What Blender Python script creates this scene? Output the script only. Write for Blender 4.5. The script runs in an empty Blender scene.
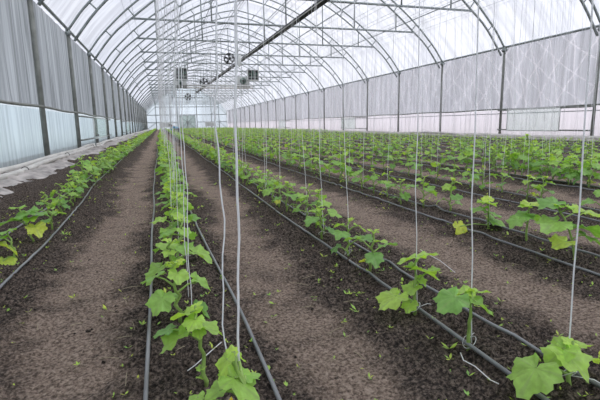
import bpy, math, random
import numpy as np
from mathutils import Vector, Matrix

S = 0.6                      # metres per layout unit (1 unit = eye height of the camera above the soil)
rnd = random.Random(7)
SC = bpy.context.scene
COL = SC.collection

# ------------------------------------------------------------------ helpers
class MB:
    """collects verts / faces in layout units, builds ONE mesh object"""
    def __init__(s): s.v = []; s.f = []; s.m = []; s.t = []; s.uv = []; s.hasuv = False
    def add(s, vs, fs, mat=0, tint=0.5, uv=None):
        b = len(s.v); s.v.extend(vs); s.f.extend([tuple(i + b for i in f) for f in fs])
        s.m.extend([mat] * len(fs)); s.t.extend([tint] * len(vs))
        if uv is None: uv = [(0, 0)] * len(vs)
        s.uv.extend(uv)
    def box(s, a, b, mat=0):
        x0, y0, z0 = a; x1, y1, z1 = b
        vs = [(x0,y0,z0),(x1,y0,z0),(x1,y1,z0),(x0,y1,z0),(x0,y0,z1),(x1,y0,z1),(x1,y1,z1),(x0,y1,z1)]
        s.add(vs, [(0,3,2,1),(4,5,6,7),(0,1,5,4),(1,2,6,5),(2,3,7,6),(3,0,4,7)], mat)
    def tube(s, pts, r, n=8, mat=0, tint=0.5, caps=True, flat=1.0):
        P = [Vector(p) for p in pts]; k = len(P)
        R = r if isinstance(r, (list, tuple)) else [r] * k
        up = None; vs = []
        for i in range(k):
            d = (P[min(i+1, k-1)] - P[max(i-1, 0)])
            if d.length < 1e-9: d = Vector((0, 0, 1))
            d.normalize()
            if up is None:
                a = Vector((0, 0, 1)) if abs(d.z) < 0.9 else Vector((1, 0, 0))
                up = (a - d * a.dot(d)).normalized()
            else:
                u2 = up - d * up.dot(d)
                up = u2.normalized() if u2.length > 1e-6 else up
            w = d.cross(up)
            for j in range(n):
                t = 2 * math.pi * j / n
                vs.append(tuple(P[i] + (up * math.cos(t) * flat + w * math.sin(t)) * R[i]))
        fs = [(i*n+j, i*n+(j+1) % n, (i+1)*n+(j+1) % n, (i+1)*n+j) for i in range(k-1) for j in range(n)]
        if caps: fs += [tuple(range(n-1, -1, -1)), tuple(range((k-1)*n, k*n))]
        s.add(vs, fs, mat, tint)
    def mesh(s, name, mats, smooth=True):
        me = bpy.data.meshes.new(name)
        v = np.array(s.v, dtype=np.float64) * S
        me.from_pydata([tuple(p) for p in v.tolist()], [], s.f)
        for m in mats: me.materials.append(m)
        if len(mats) > 1: me.polygons.foreach_set('material_index', s.m)
        me.polygons.foreach_set('use_smooth', [smooth] * len(s.f))
        at = me.attributes.new('tint', 'FLOAT', 'POINT'); at.data.foreach_set('value', s.t)
        if s.hasuv:
            a2 = me.attributes.new('leafco', 'FLOAT_VECTOR', 'POINT')
            a2.data.foreach_set('vector', [c for p in s.uv for c in (p[0], p[1], 0.0)])
        me.update()
        return me
    def build(s, name, mats, parent=None, loc=(0, 0, 0), smooth=True):
        if not isinstance(mats, (list, tuple)): mats = [mats]
        return link(name, s.mesh(name, mats, smooth), parent, loc)

def link(name, me, parent=None, loc=(0, 0, 0)):
    o = bpy.data.objects.new(name, me); COL.objects.link(o)
    if parent: o.parent = parent
    o.location = tuple(c * S for c in loc)
    return o
def tag(o, label=None, cat=None, group=None, kind=None):
    if label: o['label'] = label
    if cat: o['category'] = cat
    if group: o['group'] = group
    if kind: o['kind'] = kind
    return o
def empty(name, loc, label, cat, group=None):
    o = link(name, None, None, loc); o.empty_display_size = 0.05
    return tag(o, label, cat, group)
ORD = ['zero','first','second','third','fourth','fifth','sixth','seventh','eighth','ninth','tenth','eleventh','twelfth',
       'thirteenth','fourteenth','fifteenth','sixteenth','seventeenth','eighteenth','nineteenth','twentieth',
       'twenty-first','twenty-second','twenty-third','twenty-fourth','twenty-fifth','twenty-sixth','twenty-seventh',
       'twenty-eighth','twenty-ninth','thirtieth']
def ordn(n):
    if n < len(ORD): return ORD[n]
    tens = {3:'thirty',4:'forty',5:'fifty',6:'sixty',7:'seventy',8:'eighty',9:'ninety'}[min(9, n//10)]
    return tens + '-' + ORD[n % 10] if n % 10 else tens[:-1] + 'ieth'

# ------------------------------------------------------------------ materials
def newmat(name):
    m = bpy.data.materials.new(name); m.use_nodes = True
    nt = m.node_tree; nt.nodes.clear()
    out = nt.nodes.new('ShaderNodeOutputMaterial')
    return m, nt, out
def N(nt, t, **kw):
    n = nt.nodes.new(t)
    for k, v in kw.items():
        if k.startswith('i_'):
            key = k[2:]
            n.inputs[int(key) if key.isdigit() else key.replace('_', ' ')].default_value = v
        else: setattr(n, k, v)
    return n
def L(nt, a, b): nt.links.new(a, b)
def ramp(nt, stops):
    n = nt.nodes.new('ShaderNodeValToRGB'); e = n.color_ramp.elements
    while len(e) < len(stops): e.new(0.5)
    for i, (p, c) in enumerate(stops):
        e[i].position = p; e[i].color = (c[0], c[1], c[2], 1) if not isinstance(c, (int, float)) else (c, c, c, 1)
    return n
def simple(name, col, rough=0.6, metal=0.0, noise=0.15, scale=8.0, bump=0.0):
    m, nt, out = newmat(name)
    b = N(nt, 'ShaderNodeBsdfPrincipled'); b.inputs['Roughness'].default_value = rough; b.inputs['Metallic'].default_value = metal
    tc = N(nt, 'ShaderNodeTexCoord'); nz = N(nt, 'ShaderNodeTexNoise', i_Scale=scale, i_Detail=4.0)
    L(nt, tc.outputs['Object'], nz.inputs['Vector'])
    r = ramp(nt, [(0.3, [c * (1 - noise) for c in col]), (0.7, [min(1, c * (1 + noise)) for c in col])])
    L(nt, nz.outputs['Fac'], r.inputs['Fac']); L(nt, r.outputs['Color'], b.inputs['Base Color'])
    if bump:
        bp = N(nt, 'ShaderNodeBump', i_Strength=bump, i_Distance=0.01); L(nt, nz.outputs['Fac'], bp.inputs['Height']); L(nt, bp.outputs['Normal'], b.inputs['Normal'])
    L(nt, b.outputs['BSDF'], out.inputs['Surface'])
    return m
steel = simple('galvanised_steel', (0.29, 0.325, 0.32), 0.45, 0.35, 0.2, 3.0)
steel_post = simple('weathered_post_steel', (0.23, 0.24, 0.22), 0.6, 0.2, 0.25, 5.0)
dark_tube = simple('dark_rubber_tube', (0.018, 0.020, 0.020), 0.7, 0, 0.3, 4.0)
pale_tube = simple('pale_tube', (0.62, 0.62, 0.6), 0.5, 0, 0.1, 5.0)
hose_m = simple('grey_drip_hose_plastic', (0.19, 0.195, 0.20), 0.3, 0, 0.25, 6.0)
twine_m = simple('white_twine', (0.93, 0.93, 0.94), 0.75, 0, 0.1, 40.0)
_nt = twine_m.node_tree; _b = next(n for n in _nt.nodes if n.type == 'BSDF_PRINCIPLED'); _o = next(n for n in _nt.nodes if n.type == 'OUTPUT_MATERIAL')
_t = _nt.nodes.new('ShaderNodeBsdfTranslucent'); _t.inputs['Color'].default_value = (.97, .97, .98, 1); _x = _nt.nodes.new('ShaderNodeMixShader'); _x.inputs[0].default_value = .45
_nt.links.new(_b.outputs[0], _x.inputs[1]); _nt.links.new(_t.outputs[0], _x.inputs[2]); _nt.links.new(_x.outputs[0], _o.inputs['Surface'])
duct_m = simple('dusty_white_pipe', (0.62, 0.60, 0.56), 0.55, 0, 0.18, 2.5, 0.2)
sheet_m = simple('creased_white_ground_sheet', (0.42, 0.385, 0.36), 0.45, 0, 0.45, 9.0, 1.0)
frame_w = simple('white_painted_metal', (0.7, 0.72, 0.7), 0.5, 0, 0.08)
black_m = simple('black_mesh_guard', (0.02, 0.022, 0.022), 0.6, 0, 0.2)
green_m = simple('dull_green_enamel', (0.09, 0.17, 0.13), 0.5, 0, 0.2)
stem_m = simple('pale_green_stem', (0.28, 0.42, 0.10), 0.5, 0, 0.2, 20.0)
flower_m = simple('yellow_petal', (0.85, 0.62, 0.03), 0.6, 0, 0.1)
skin_m = simple('skin', (0.5, 0.3, 0.22), 0.6); hair_m = simple('dark_hair', (0.02, 0.016, 0.014), 0.6)
blue_m = simple('bright_blue_cloth', (0.03, 0.36, 0.62), 0.8); trouser_m = simple('dark_trousers', (0.04, 0.045, 0.06), 0.85)
straw_m = simple('dry_straw', (0.42, 0.36, 0.24), 0.8, 0, 0.3)
stone_m = simple('dry_soil_lump', (0.17, 0.135, 0.11), 0.95, 0, 0.35, 30.0, 0.6)

def film(name, base, t, s, streak=(3.0, 3.0, 0.3), amt=0.25, gloss=0.06, tcol=(1, 1, 1), d=0.0, scale=1.0, contrast=(0.38, 0.62), rot=0.0):
    """plastic film: clear share t, scattering share; streaks paint the light and dark of wrinkles into tone and clearness"""
    m, nt, out = newmat(name)
    tc = N(nt, 'ShaderNodeTexCoord'); mp = N(nt, 'ShaderNodeMapping'); mp.inputs['Scale'].default_value = streak; mp.inputs['Rotation'].default_value = (0, 0, rot)
    L(nt, tc.outputs['Object'], mp.inputs['Vector'])
    nz = N(nt, 'ShaderNodeTexNoise', i_Scale=scale, i_Detail=5.0, i_Distortion=0.6); L(nt, mp.outputs['Vector'], nz.inputs['Vector'])
    r = ramp(nt, [(contrast[0], 1.0 - amt), (contrast[1], 1.0)]); L(nt, nz.outputs['Fac'], r.inputs['Fac'])
    mul = N(nt, 'ShaderNodeMix', data_type='RGBA', blend_type='MULTIPLY'); mul.inputs[0].default_value = 1.0
    mul.inputs[6].default_value = (*base, 1); L(nt, r.outputs['Color'], mul.inputs[7])
    tr = N(nt, 'ShaderNodeBsdfTransparent'); 
    mt = N(nt, 'ShaderNodeMix', data_type='RGBA', blend_type='MULTIPLY'); mt.inputs[0].default_value = 1.0
    mt.inputs[6].default_value = (*tcol, 1); L(nt, r.outputs['Color'], mt.inputs[7]); L(nt, mt.outputs[2], tr.inputs['Color'])
    tl = N(nt, 'ShaderNodeBsdfTranslucent'); L(nt, mul.outputs[2], tl.inputs['Color'])
    df = N(nt, 'ShaderNodeBsdfDiffuse'); L(nt, mul.outputs[2], df.inputs['Color'])
    m1 = N(nt, 'ShaderNodeMixShader'); m1.inputs[0].default_value = d; L(nt, tl.outputs[0], m1.inputs[1]); L(nt, df.outputs[0], m1.inputs[2])
    m2 = N(nt, 'ShaderNodeMixShader'); m2.inputs[0].default_value = t; L(nt, m1.outputs[0], m2.inputs[1]); L(nt, tr.outputs[0], m2.inputs[2])
    gl = N(nt, 'ShaderNodeBsdfGlossy'); gl.inputs['Roughness'].default_value = 0.25
    bp = N(nt, 'ShaderNodeBump', i_Strength=0.5, i_Distance=0.05); L(nt, nz.outputs['Fac'], bp.inputs['Height'])
    L(nt, bp.outputs['Normal'], gl.inputs['Normal']); L(nt, bp.outputs['Normal'], df.inputs['Normal']); L(nt, bp.outputs['Normal'], tl.inputs['Normal'])
    m3 = N(nt, 'ShaderNodeMixShader'); m3.inputs[0].default_value = gloss; L(nt, m2.outputs[0], m3.inputs[1]); L(nt, gl.outputs[0], m3.inputs[2])
    L(nt, m3.outputs[0], out.inputs['Surface'])
    return m
roof_film = film('roof_film', (0.80, 0.81, 0.88), 0.5, 0, (.5, 4.0, 0.5), 0.2, 0.05, (0.86, 0.87, 0.935), 0.12, 0.9, (.40, .60), .6)
wall_film = film('wall_film', (0.90, 0.95, 0.98), 0.6, 0, (8, 8, 0.25), 0.22, 0.05, (0.88, 0.95, 0.98), 0.15, 1.6)
wall_film_r = film('wall_film_right', (0.92, 0.88, 0.92), 0.4, 0, (8, 5, 0.3), 0.10, 0.04, (0.97, 0.94, 0.97), 0.15, 1.3)
net_l = film('grey_shade_net', (0.62, 0.62, 0.64), 0.2, 0, (7, 6, 0.22), 0.5, 0.02, (0.8, 0.8, 0.83), 0.4, 1.6, (0.36, 0.66))
net_r = film('pale_grey_shade_net', (0.62, 0.64, 0.68), 0.26, 0, (6, 4, 0.3), 0.25, 0.02, (0.8, 0.8, 0.83), 0.35, 1.4)
panel_m = film('pale_green_sheet', (0.94, 1.0, 0.97), 0.88, 0, (4, 4, 2), 0.05, 0.03, (0.96, 1.0, 0.98), 0.6, 1.0)
door_film = film('door_film', (0.80, 0.86, 0.82), 0.5, 0, (2, 2, 1), 0.15, 0.03, (0.8, 0.85, 0.82), 0.3, 1.0)
end_film = film('end_film', (0.86, 0.92, 0.97), 0.45, 0, (0.35, 1, 0.06), 0.22, 0.03, (0.86, 0.93, 1.0), 0.1, 0.8)

_nt = net_r.node_tree; _tc = next(n for n in _nt.nodes if n.type == 'TEX_COORD'); _m2 = [n for n in _nt.nodes if n.type == 'MIX_SHADER' and abs(n.inputs[0].default_value-.26) < 1e-4][0]
_acc = None
for (_r, _s, _d, _ph) in ((.9, .55, 5.0, 0), (-.7, .4, 6.0, 2.0), (.25, .5, 7.0, 4.0)):   # drawn creases let more light through the net
    _mp = N(_nt, 'ShaderNodeMapping'); _mp.inputs['Rotation'].default_value = (_r, 0, 0); L(_nt, _tc.outputs['Object'], _mp.inputs['Vector'])
    _w = N(_nt, 'ShaderNodeTexWave', bands_direction='Y', i_Scale=_s, i_Distortion=_d, i_Detail=1.0, i_Detail_Scale=.5, i_Phase_Offset=_ph); L(_nt, _mp.outputs[0], _w.inputs['Vector'])
    _rp = ramp(_nt, [(.975, 0.0), (1.0, .62)]); L(_nt, _w.outputs['Fac'], _rp.inputs['Fac'])
    if _acc is None: _acc = _rp.outputs['Color']
    else:
        _a = N(_nt, 'ShaderNodeMath', operation='ADD'); L(_nt, _acc, _a.inputs[0]); L(_nt, _rp.outputs['Color'], _a.inputs[1]); _acc = _a.outputs[0]
_a = N(_nt, 'ShaderNodeMath', operation='ADD', i_1=.26, use_clamp=True); L(_nt, _acc, _a.inputs[0]); L(_nt, _a.outputs[0], _m2.inputs[0])

# leaf: tint 0 = deep blue-green, 1 = yellow; paler veins from leaf coordinates
def leafmat():
    m, nt, out = newmat('cucumber_leaf')
    at = N(nt, 'ShaderNodeAttribute', attribute_name='tint')
    r = ramp(nt, [(0.0, (0.11, 0.27, 0.10)), (0.35, (0.28, 0.54, 0.13)), (0.65, (0.52, 0.76, 0.14)), (1.0, (0.72, 0.76, 0.12))])
    L(nt, at.outputs['Fac'], r.inputs['Fac'])
    lc = N(nt, 'ShaderNodeAttribute', attribute_name='leafco')
    sx = N(nt, 'ShaderNodeSeparateXYZ'); L(nt, lc.outputs['Vector'], sx.inputs[0])
    a2 = N(nt, 'ShaderNodeMath', operation='ARCTAN2'); L(nt, sx.outputs['Y'], a2.inputs[0]); L(nt, sx.outputs['X'], a2.inputs[1])
    mm = N(nt, 'ShaderNodeMath', operation='MULTIPLY', i_1=3.6); L(nt, a2.outputs[0], mm.inputs[0])
    cs = N(nt, 'ShaderNodeMath', operation='COSINE'); L(nt, mm.outputs[0], cs.inputs[0])
    vr = ramp(nt, [(0.93, 0.0), (1.0, 0.45)]); L(nt, cs.outputs[0], vr.inputs['Fac'])
    mx = N(nt, 'ShaderNodeMix', data_type='RGBA'); L(nt, vr.outputs['Color'], mx.inputs[0]); L(nt, r.outputs['Color'], mx.inputs[6]); mx.inputs[7].default_value = (0.33, 0.46, 0.16, 1)
    tc = N(nt, 'ShaderNodeTexCoord'); nz = N(nt, 'ShaderNodeTexNoise', i_Scale=60.0, i_Detail=3.0); L(nt, tc.outputs['Object'], nz.inputs['Vector'])
    nr = ramp(nt, [(0.3, 0.82), (0.7, 1.12)]); L(nt, nz.outputs['Fac'], nr.inputs['Fac'])
    m4 = N(nt, 'ShaderNodeMix', data_type='RGBA', blend_type='MULTIPLY'); m4.inputs[0].default_value = 1.0
    L(nt, mx.outputs[2], m4.inputs[6]); L(nt, nr.outputs['Color'], m4.inputs[7])
    b = N(nt, 'ShaderNodeBsdfPrincipled'); b.inputs['Roughness'].default_value = 0.38
    L(nt, m4.outputs[2], b.inputs['Base Color'])
    bp = N(nt, 'ShaderNodeBump', i_Strength=0.35, i_Distance=0.003); L(nt, nz.outputs['Fac'], bp.inputs['Height']); L(nt, bp.outputs['Normal'], b.inputs['Normal'])
    tl = N(nt, 'ShaderNodeBsdfTranslucent')
    g = N(nt, 'ShaderNodeMix', data_type='RGBA', blend_type='MULTIPLY'); g.inputs[0].default_value = 1.0
    L(nt, m4.outputs[2], g.inputs[6]); g.inputs[7].default_value = (1.3, 1.3, 0.55, 1); L(nt, g.outputs[2], tl.inputs['Color'])
    ms = N(nt, 'ShaderNodeMixShader'); ms.inputs[0].default_value = 0.42; L(nt, b.outputs[0], ms.inputs[1]); L(nt, tl.outputs[0], ms.inputs[2])
    L(nt, ms.outputs[0], out.inputs['Surface'])
    return m
leaf_m = leafmat()

def soilmat():
    m, nt, out = newmat('greenhouse_soil')
    at = N(nt, 'ShaderNodeAttribute', attribute_name='path')
    tc = N(nt, 'ShaderNodeTexCoord')
    n1 = N(nt, 'ShaderNodeTexNoise', i_Scale=4.5, i_Detail=6.0, i_Roughness=0.65); L(nt, tc.outputs['Object'], n1.inputs['Vector'])
    n2 = N(nt, 'ShaderNodeTexNoise', i_Scale=105.0, i_Detail=5.0, i_Roughness=0.7); L(nt, tc.outputs['Object'], n2.inputs['Vector'])
    vo = N(nt, 'ShaderNodeTexVoronoi', i_Scale=55.0); L(nt, tc.outputs['Object'], vo.inputs['Vector'])
    dark = ramp(nt, [(0.40, (0.020, 0.016, 0.013)), (0.5, (0.085, 0.065, 0.053)), (0.62, (0.26, 0.205, 0.165))]); L(nt, n2.outputs['Fac'], dark.inputs['Fac'])  # fine dark specks paint shaded pits between crumbs, on top of soil tone
    pale = ramp(nt, [(0.38, (0.115, 0.083, 0.064)), (0.5, (0.32, 0.24, 0.187)), (0.62, (0.52, 0.41, 0.33))]); L(nt, n2.outputs['Fac'], pale.inputs['Fac'])
    ad = N(nt, 'ShaderNodeMath', operation='ADD'); L(nt, at.outputs['Fac'], ad.inputs[0])
    sb = N(nt, 'ShaderNodeMath', operation='MULTIPLY_ADD', i_1=2.6, i_2=-1.38); L(nt, n1.outputs['Fac'], sb.inputs[0]); L(nt, sb.outputs[0], ad.inputs[1])
    pr = ramp(nt, [(0.25, 0.0), (0.85, 1.0)]); L(nt, ad.outputs[0], pr.inputs['Fac'])
    mx = N(nt, 'ShaderNodeMix', data_type='RGBA'); L(nt, pr.outputs['Color'], mx.inputs[0]); L(nt, dark.outputs['Color'], mx.inputs[6]); L(nt, pale.outputs['Color'], mx.inputs[7])
    b = N(nt, 'ShaderNodeBsdfPrincipled'); b.inputs['Roughness'].default_value = 0.92; b.inputs['Specular IOR Level'].default_value = 0.25
    L(nt, mx.outputs[2], b.inputs['Base Color'])
    h = N(nt, 'ShaderNodeMath', operation='ADD'); L(nt, n2.outputs['Fac'], h.inputs[0])
    vm = N(nt, 'ShaderNodeMath', operation='MULTIPLY', i_1=-0.5); L(nt, vo.outputs['Distance'], vm.inputs[0]); L(nt, vm.outputs[0], h.inputs[1])
    bp = N(nt, 'ShaderNodeBump', i_Strength=0.9, i_Distance=0.03); L(nt, h.outputs[0], bp.inputs['Height']); L(nt, bp.outputs['Normal'], b.inputs['Normal'])
    L(nt, b.outputs[0], out.inputs['Surface'])
    return m
soil_m = soilmat()

# ------------------------------------------------------------------ layout numbers (units)
XL, XR = -3.45, 19.1
XC = 0.5 * (XL + XR)
EAVE = 5.05
Y0, DY = 15.7, 5.9
KS = list(range(-1, 21))
YEND = Y0 + DY * 20
CH = 6.93
OUT = [(0, 0), (.33, .45), (.66, .88), (1.34, 1.6), (2.1, 2.33), (3.1, 3.15), (4.0, 3.8), (5.0, 4.45), (5.9, 5.0), (7.2, 5.7), (8.6, 6.28), (10, 6.7), (11.275, 6.95)]
def outer(d):
    d = min(d, 2*(XC-XL) - d) if d > XC - XL else d
    return EAVE + float(np.interp(d, [p[0] for p in OUT], [p[1] for p in OUT]))
INN = [(0.22, -.42), (.9, .5), (1.6, 1.28), (2.4, 1.93), (3.4, 2.75), (4.8, 3.78), (6.2, 4.65), (7.25, 5.15), (8.5, 5.68), (9.8, 6.1), (11.275, 6.42)]
def inner(d):
    d = min(d, 2*(XC-XL) - d) if d > XC - XL else d
    return EAVE + float(np.interp(d, [p[0] for p in INN], [p[1] for p in INN]))
def smooth_poly(pts, n):
    """Catmull-Rom through points"""
    P = [Vector((p[0], 0, p[1])) for p in pts]; out = []
    for i in range(len(P)-1):
        p0 = P[max(i-1, 0)]; p1 = P[i]; p2 = P[i+1]; p3 = P[min(i+2, len(P)-1)]
        for k in range(n):
            t = k / n
            out.append(0.5*((2*p1)+(p2-p0)*t+(2*p0-5*p1+4*p2-p3)*t*t+(3*p1-p0-3*p2+p3)*t**3))
    out.append(P[-1]); return out
oh = [(p.x, p.z + EAVE) for p in smooth_poly(OUT, 2)]
ih = [(p.x, p.z + EAVE) for p in smooth_poly(INN, 2)]
def full(h): return [(XL + a, z) for a, z in h] + [(XR - a, z) for a, z in reversed(h[:-1])]
OUTER, INNER = full(oh), full(ih)
ROWS = [-1.18, .06, 1.29, 2.76, 4.25, 5.7, 7.15, 8.6, 10.05, 11.5, 12.95, 14.4, 15.85, 17.3]

# camera (needed to sort plants by how large they show)
R = np.array([[0.95416533, -0.06727156, 0.29162143], [-0.29878197, -0.15792761, 0.94116322], [-0.01725845, -0.98515654, -0.17078859]])
def proj(p):
    q = (np.array(p) - [0, 0, 1.0]) @ R
    return 300 + 441*q[0]/q[2], 200 + 441*q[1]/q[2], q[2]

# ------------------------------------------------------------------ numpy noise
def hash2(ix, iy, seed):
    h = (ix * 374761393 + iy * 668265263 + seed * 974711) & 0xffffffff
    h = ((h ^ (h >> 13)) * 1274126177) & 0xffffffff
    return ((h ^ (h >> 16)) & 0xffff) / 65535.0
def vnoise(x, y, seed=0):
    ix = np.floor(x).astype(np.int64); iy = np.floor(y).astype(np.int64); fx = x - ix; fy = y - iy
    fx = fx*fx*(3-2*fx); fy = fy*fy*(3-2*fy)
    a = hash2(ix, iy, seed); b = hash2(ix+1, iy, seed); c = hash2(ix, iy+1, seed); d = hash2(ix+1, iy+1, seed)
    return (a*(1-fx)+b*fx)*(1-fy) + (c*(1-fx)+d*fx)*fy
def fbm(x, y, o=4, seed=0, g=0.55):
    s = 0; a = 1; t = 0
    for i in range(o):
        s = s + a*vnoise(x, y, seed+i*17); t += a; a *= g; x = x*2.03+11.3; y = y*2.03+5.7
    return s/t
RA = np.array(ROWS)
def pathmask(X, Y):
    """1 on the trodden strips between rows"""
    m = np.zeros_like(X)
    cs = [(-0.45, .30), (0.66, .25), (2.05, .33), (3.42, .30)] + [((RA[i]+RA[i+1])/2 - .1, .30) for i in range(4, 13)]
    wob = (fbm(X*0.2+3, Y*0.9, 3, 5)-.5)*0.35
    for c, w in cs:
        m = np.maximum(m, np.clip(1.25 - np.abs(X + wob - c)/w*0.85, 0, 1))
    return m
def soil_h(X, Y, pm=None):
    if pm is None: pm = pathmask(X, Y)
    d = np.min(np.abs(X[..., None] - RA), axis=-1)
    bed = 0.02*np.exp(-(d/.3)**2)
    clod = (fbm(X*7, Y*7, 4, 1, .6)-.5)*0.08 + (np.abs(fbm(X*20, Y*20, 3, 9, .65)-.5))*0.085 + (fbm(X*48, Y*48, 2, 19)-.5)*.022
    return bed + (1-pm*0.72)*clod - 0.012*pm + (fbm(X*1.3, Y*1.3, 2, 3)-.5)*0.03
def sh(x, y): return float(soil_h(np.array([x]), np.array([y]))[0])

def grid_mesh(name, xs, ys, zf, mat, attr=True):
    X, Y = np.meshgrid(xs, ys); pm = pathmask(X, Y); Z = zf(X, Y, pm)
    nx, ny = len(xs), len(ys)
    co = np.stack([X, Y, Z], -1).reshape(-1, 3) * S
    i = np.arange(nx*ny).reshape(ny, nx)
    q = np.stack([i[:-1, :-1], i[:-1, 1:], i[1:, 1:], i[1:, :-1]], -1).reshape(-1, 4)
    return np_mesh(name, co, q, mat, {'path': pm.reshape(-1)})
def np_mesh(name, co, q, mats, attrs={}, vec={}, mi=None, smooth=True):
    me = bpy.data.meshes.new(name); k = q.shape[1]
    me.vertices.add(len(co)); me.vertices.foreach_set('co', co.astype(np.float32).ravel())
    me.loops.add(q.size); me.loops.foreach_set('vertex_index', q.astype(np.int32).ravel())
    me.polygons.add(len(q)); me.polygons.foreach_set('loop_start', np.arange(0, q.size, k, dtype=np.int32))
    me.polygons.foreach_set('use_smooth', np.full(len(q), smooth))
    if not isinstance(mats, (list, tuple)): mats = [mats]
    for m in mats: me.materials.append(m)
    if mi is not None: me.polygons.foreach_set('material_index', mi.astype(np.int32))
    for n_, a in attrs.items():
        t = me.attributes.new(n_, 'FLOAT', 'POINT'); t.data.foreach_set('value', a.astype(np.float32))
    for n_, a in vec.items():
        t = me.attributes.new(n_, 'FLOAT_VECTOR', 'POINT'); t.data.foreach_set('vector', a.astype(np.float32).ravel())
    me.update(calc_edges=True); me.validate()
    return me

# ------------------------------------------------------------------ ground: one mesh, dense near the camera
def spaced(a, b, s0, s1):
    o = [a]; 
    while o[-1] < b:
        t = (o[-1]-a)/(b-a); o.append(o[-1] + s0 + (s1-s0)*t)
    return o
ys = np.array([-3, -2, -1, -.4] + [.4, .7] + spaced(0.9, 3.6, .0085, .015) + spaced(3.62, 9, .018, .055) + spaced(9.1, 30, .08, .4) + spaced(30.5, YEND+1, .5, 2.5))
xs = np.array(spaced(-4.6, -1.9, .08, .04) + spaced(-1.86, 2.2, .0115, .0115) + spaced(2.215, 3.2, .016, .018) + spaced(3.22, 6.5, .024, .05) + spaced(6.6, 20.2, .1, .18))
g = link('floor', grid_mesh('floor', xs, ys, soil_h, soil_m))
tag(g, kind='structure')
# ground outside the greenhouse, past the film
m = MB(); m.add([(-220, -60, -.12), (240, -60, -.12), (240, 320, -.12), (-220, 320, -.12)], [(0, 1, 2, 3)])
outside_m = simple('outside_ground', (0.66, 0.69, 0.70), 0.9, 0, 0.1, 0.05)
tag(m.build('ground_outside', outside_m), kind='structure')

# ------------------------------------------------------------------ envelope films (the setting)
def film_sheet(name, prof, ya, yb, ny, fn, mat):
    """prof: list of (x,z); fn(i_frac, y) -> offset along x,z"""
    ysr = np.linspace(ya, yb, ny); co = []; k = len(prof)
    for y in ysr:
        for j, (x, z) in enumerate(prof):
            dx, dz = fn(j/(k-1), y); co.append((x+dx, y, z+dz))
    co = np.array(co)*S; i = np.arange(ny*k).reshape(ny, k)
    q = np.stack([i[:-1, :-1], i[:-1, 1:], i[1:, 1:], i[1:, :-1]], -1).reshape(-1, 4)
    return tag(link(name, np_mesh(name, co, q, mat)), kind='structure')
YA = -4.0
nrng = np.random.default_rng(3)
def roof_off(t, y):
    ph = ((y - Y0) / DY) % 1.0
    sag = -0.07*math.sin(math.pi*ph)*math.sin(math.pi*t)**0.5
    return 0.0, sag + 0.06 + 0.012*math.sin(y*9+t*60)*math.sin(math.pi*ph)
film_sheet('ceiling', full([(-.36, EAVE-.0), (-.12, EAVE+.03)] + [(a, z) for a, z in oh]), YA, YEND, 360, roof_off, roof_film)
def zprof(x, z0, z1, n): return [(x, z0+(z1-z0)*i/n) for i in range(n+1)]
def folds(amp, f, seed):
    ph = [random.Random(seed+i).uniform(0, 6) for i in range(6)]
    def fn(t, y):
        w = sum(math.sin(y*f*(1+.63*i)+ph[i]+1.2*t*math.sin(y*.7+i))/(1+i*.5) for i in range(5))
        return amp*w*(0.35+0.65*math.sin(math.pi*min(1, t*1.0))**.5), 0
    return fn
film_sheet('wall_left', zprof(XL-.34, -.1, EAVE+.05, 10), YA, YEND, 700, folds(.012, 5, 1), wall_film)
film_sheet('wall_right', zprof(XR+.34, -.1, EAVE+.05, 10), YA, YEND, 700, folds(.012, 5, 11), wall_film_r)
# front end wall lies behind the camera: gable film closes the house there
def gable(name, y, mat):
    pr = full([(a, z) for a, z in oh]); vs = [(XL-.2, y, -.1)] + [(x, y, z) for x, z in pr] + [(XR+.2, y, -.1)]
    base = [(XL-.2+(XR-XL+.4)*i/(len(vs)-1), y, -.1) for i in range(len(vs))]
    mb = MB(); n = len(vs); mb.add(vs+base, [(i, i+1, n+i+1, n+i) for i in range(n-1)]); return tag(mb.build(name, mat), kind='structure')
gable('wall_back', YEND+.25, end_film)
gable('wall_front', YA, end_film)

# side curtains (inner shade nets and lower film aprons) : movable sheets hung on the walls, one per side
def curtain(name, x, z0, z1, mat, amp, f, seed, label, cat, ny=900, rag=0.0):
    ysr = np.linspace(YA+1, YEND-.1, ny); k = 14; fn = folds(amp, f, seed); co = []
    for y in ysr:
        for j in range(k):
            t = j/(k-1); dx, _ = fn(t, y)
            zb = z0 + rag*(math.sin(y*1.1+seed)+.6*math.sin(y*2.7))
            co.append((x+dx, y, zb+(z1-zb)*t))
    co = np.array(co)*S; i = np.arange(ny*k).reshape(ny, k)
    q = np.stack([i[:-1, :-1], i[:-1, 1:], i[1:, 1:], i[1:, :-1]], -1).reshape(-1, 4)
    return tag(link(name, np_mesh(name, co, q, mat)), label, cat)
curtain('shade_net', XL-.2, 1.66, EAVE+.03, net_l, .018, 4.5, 21, 'dark grey pleated shade net hung along the upper left wall', 'shade net')
curtain('shade_net', XR+.2, 1.6, EAVE+.03, net_r, .018, 3.0, 31, 'pale grey shade net hung along the upper right wall', 'shade net')

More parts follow.
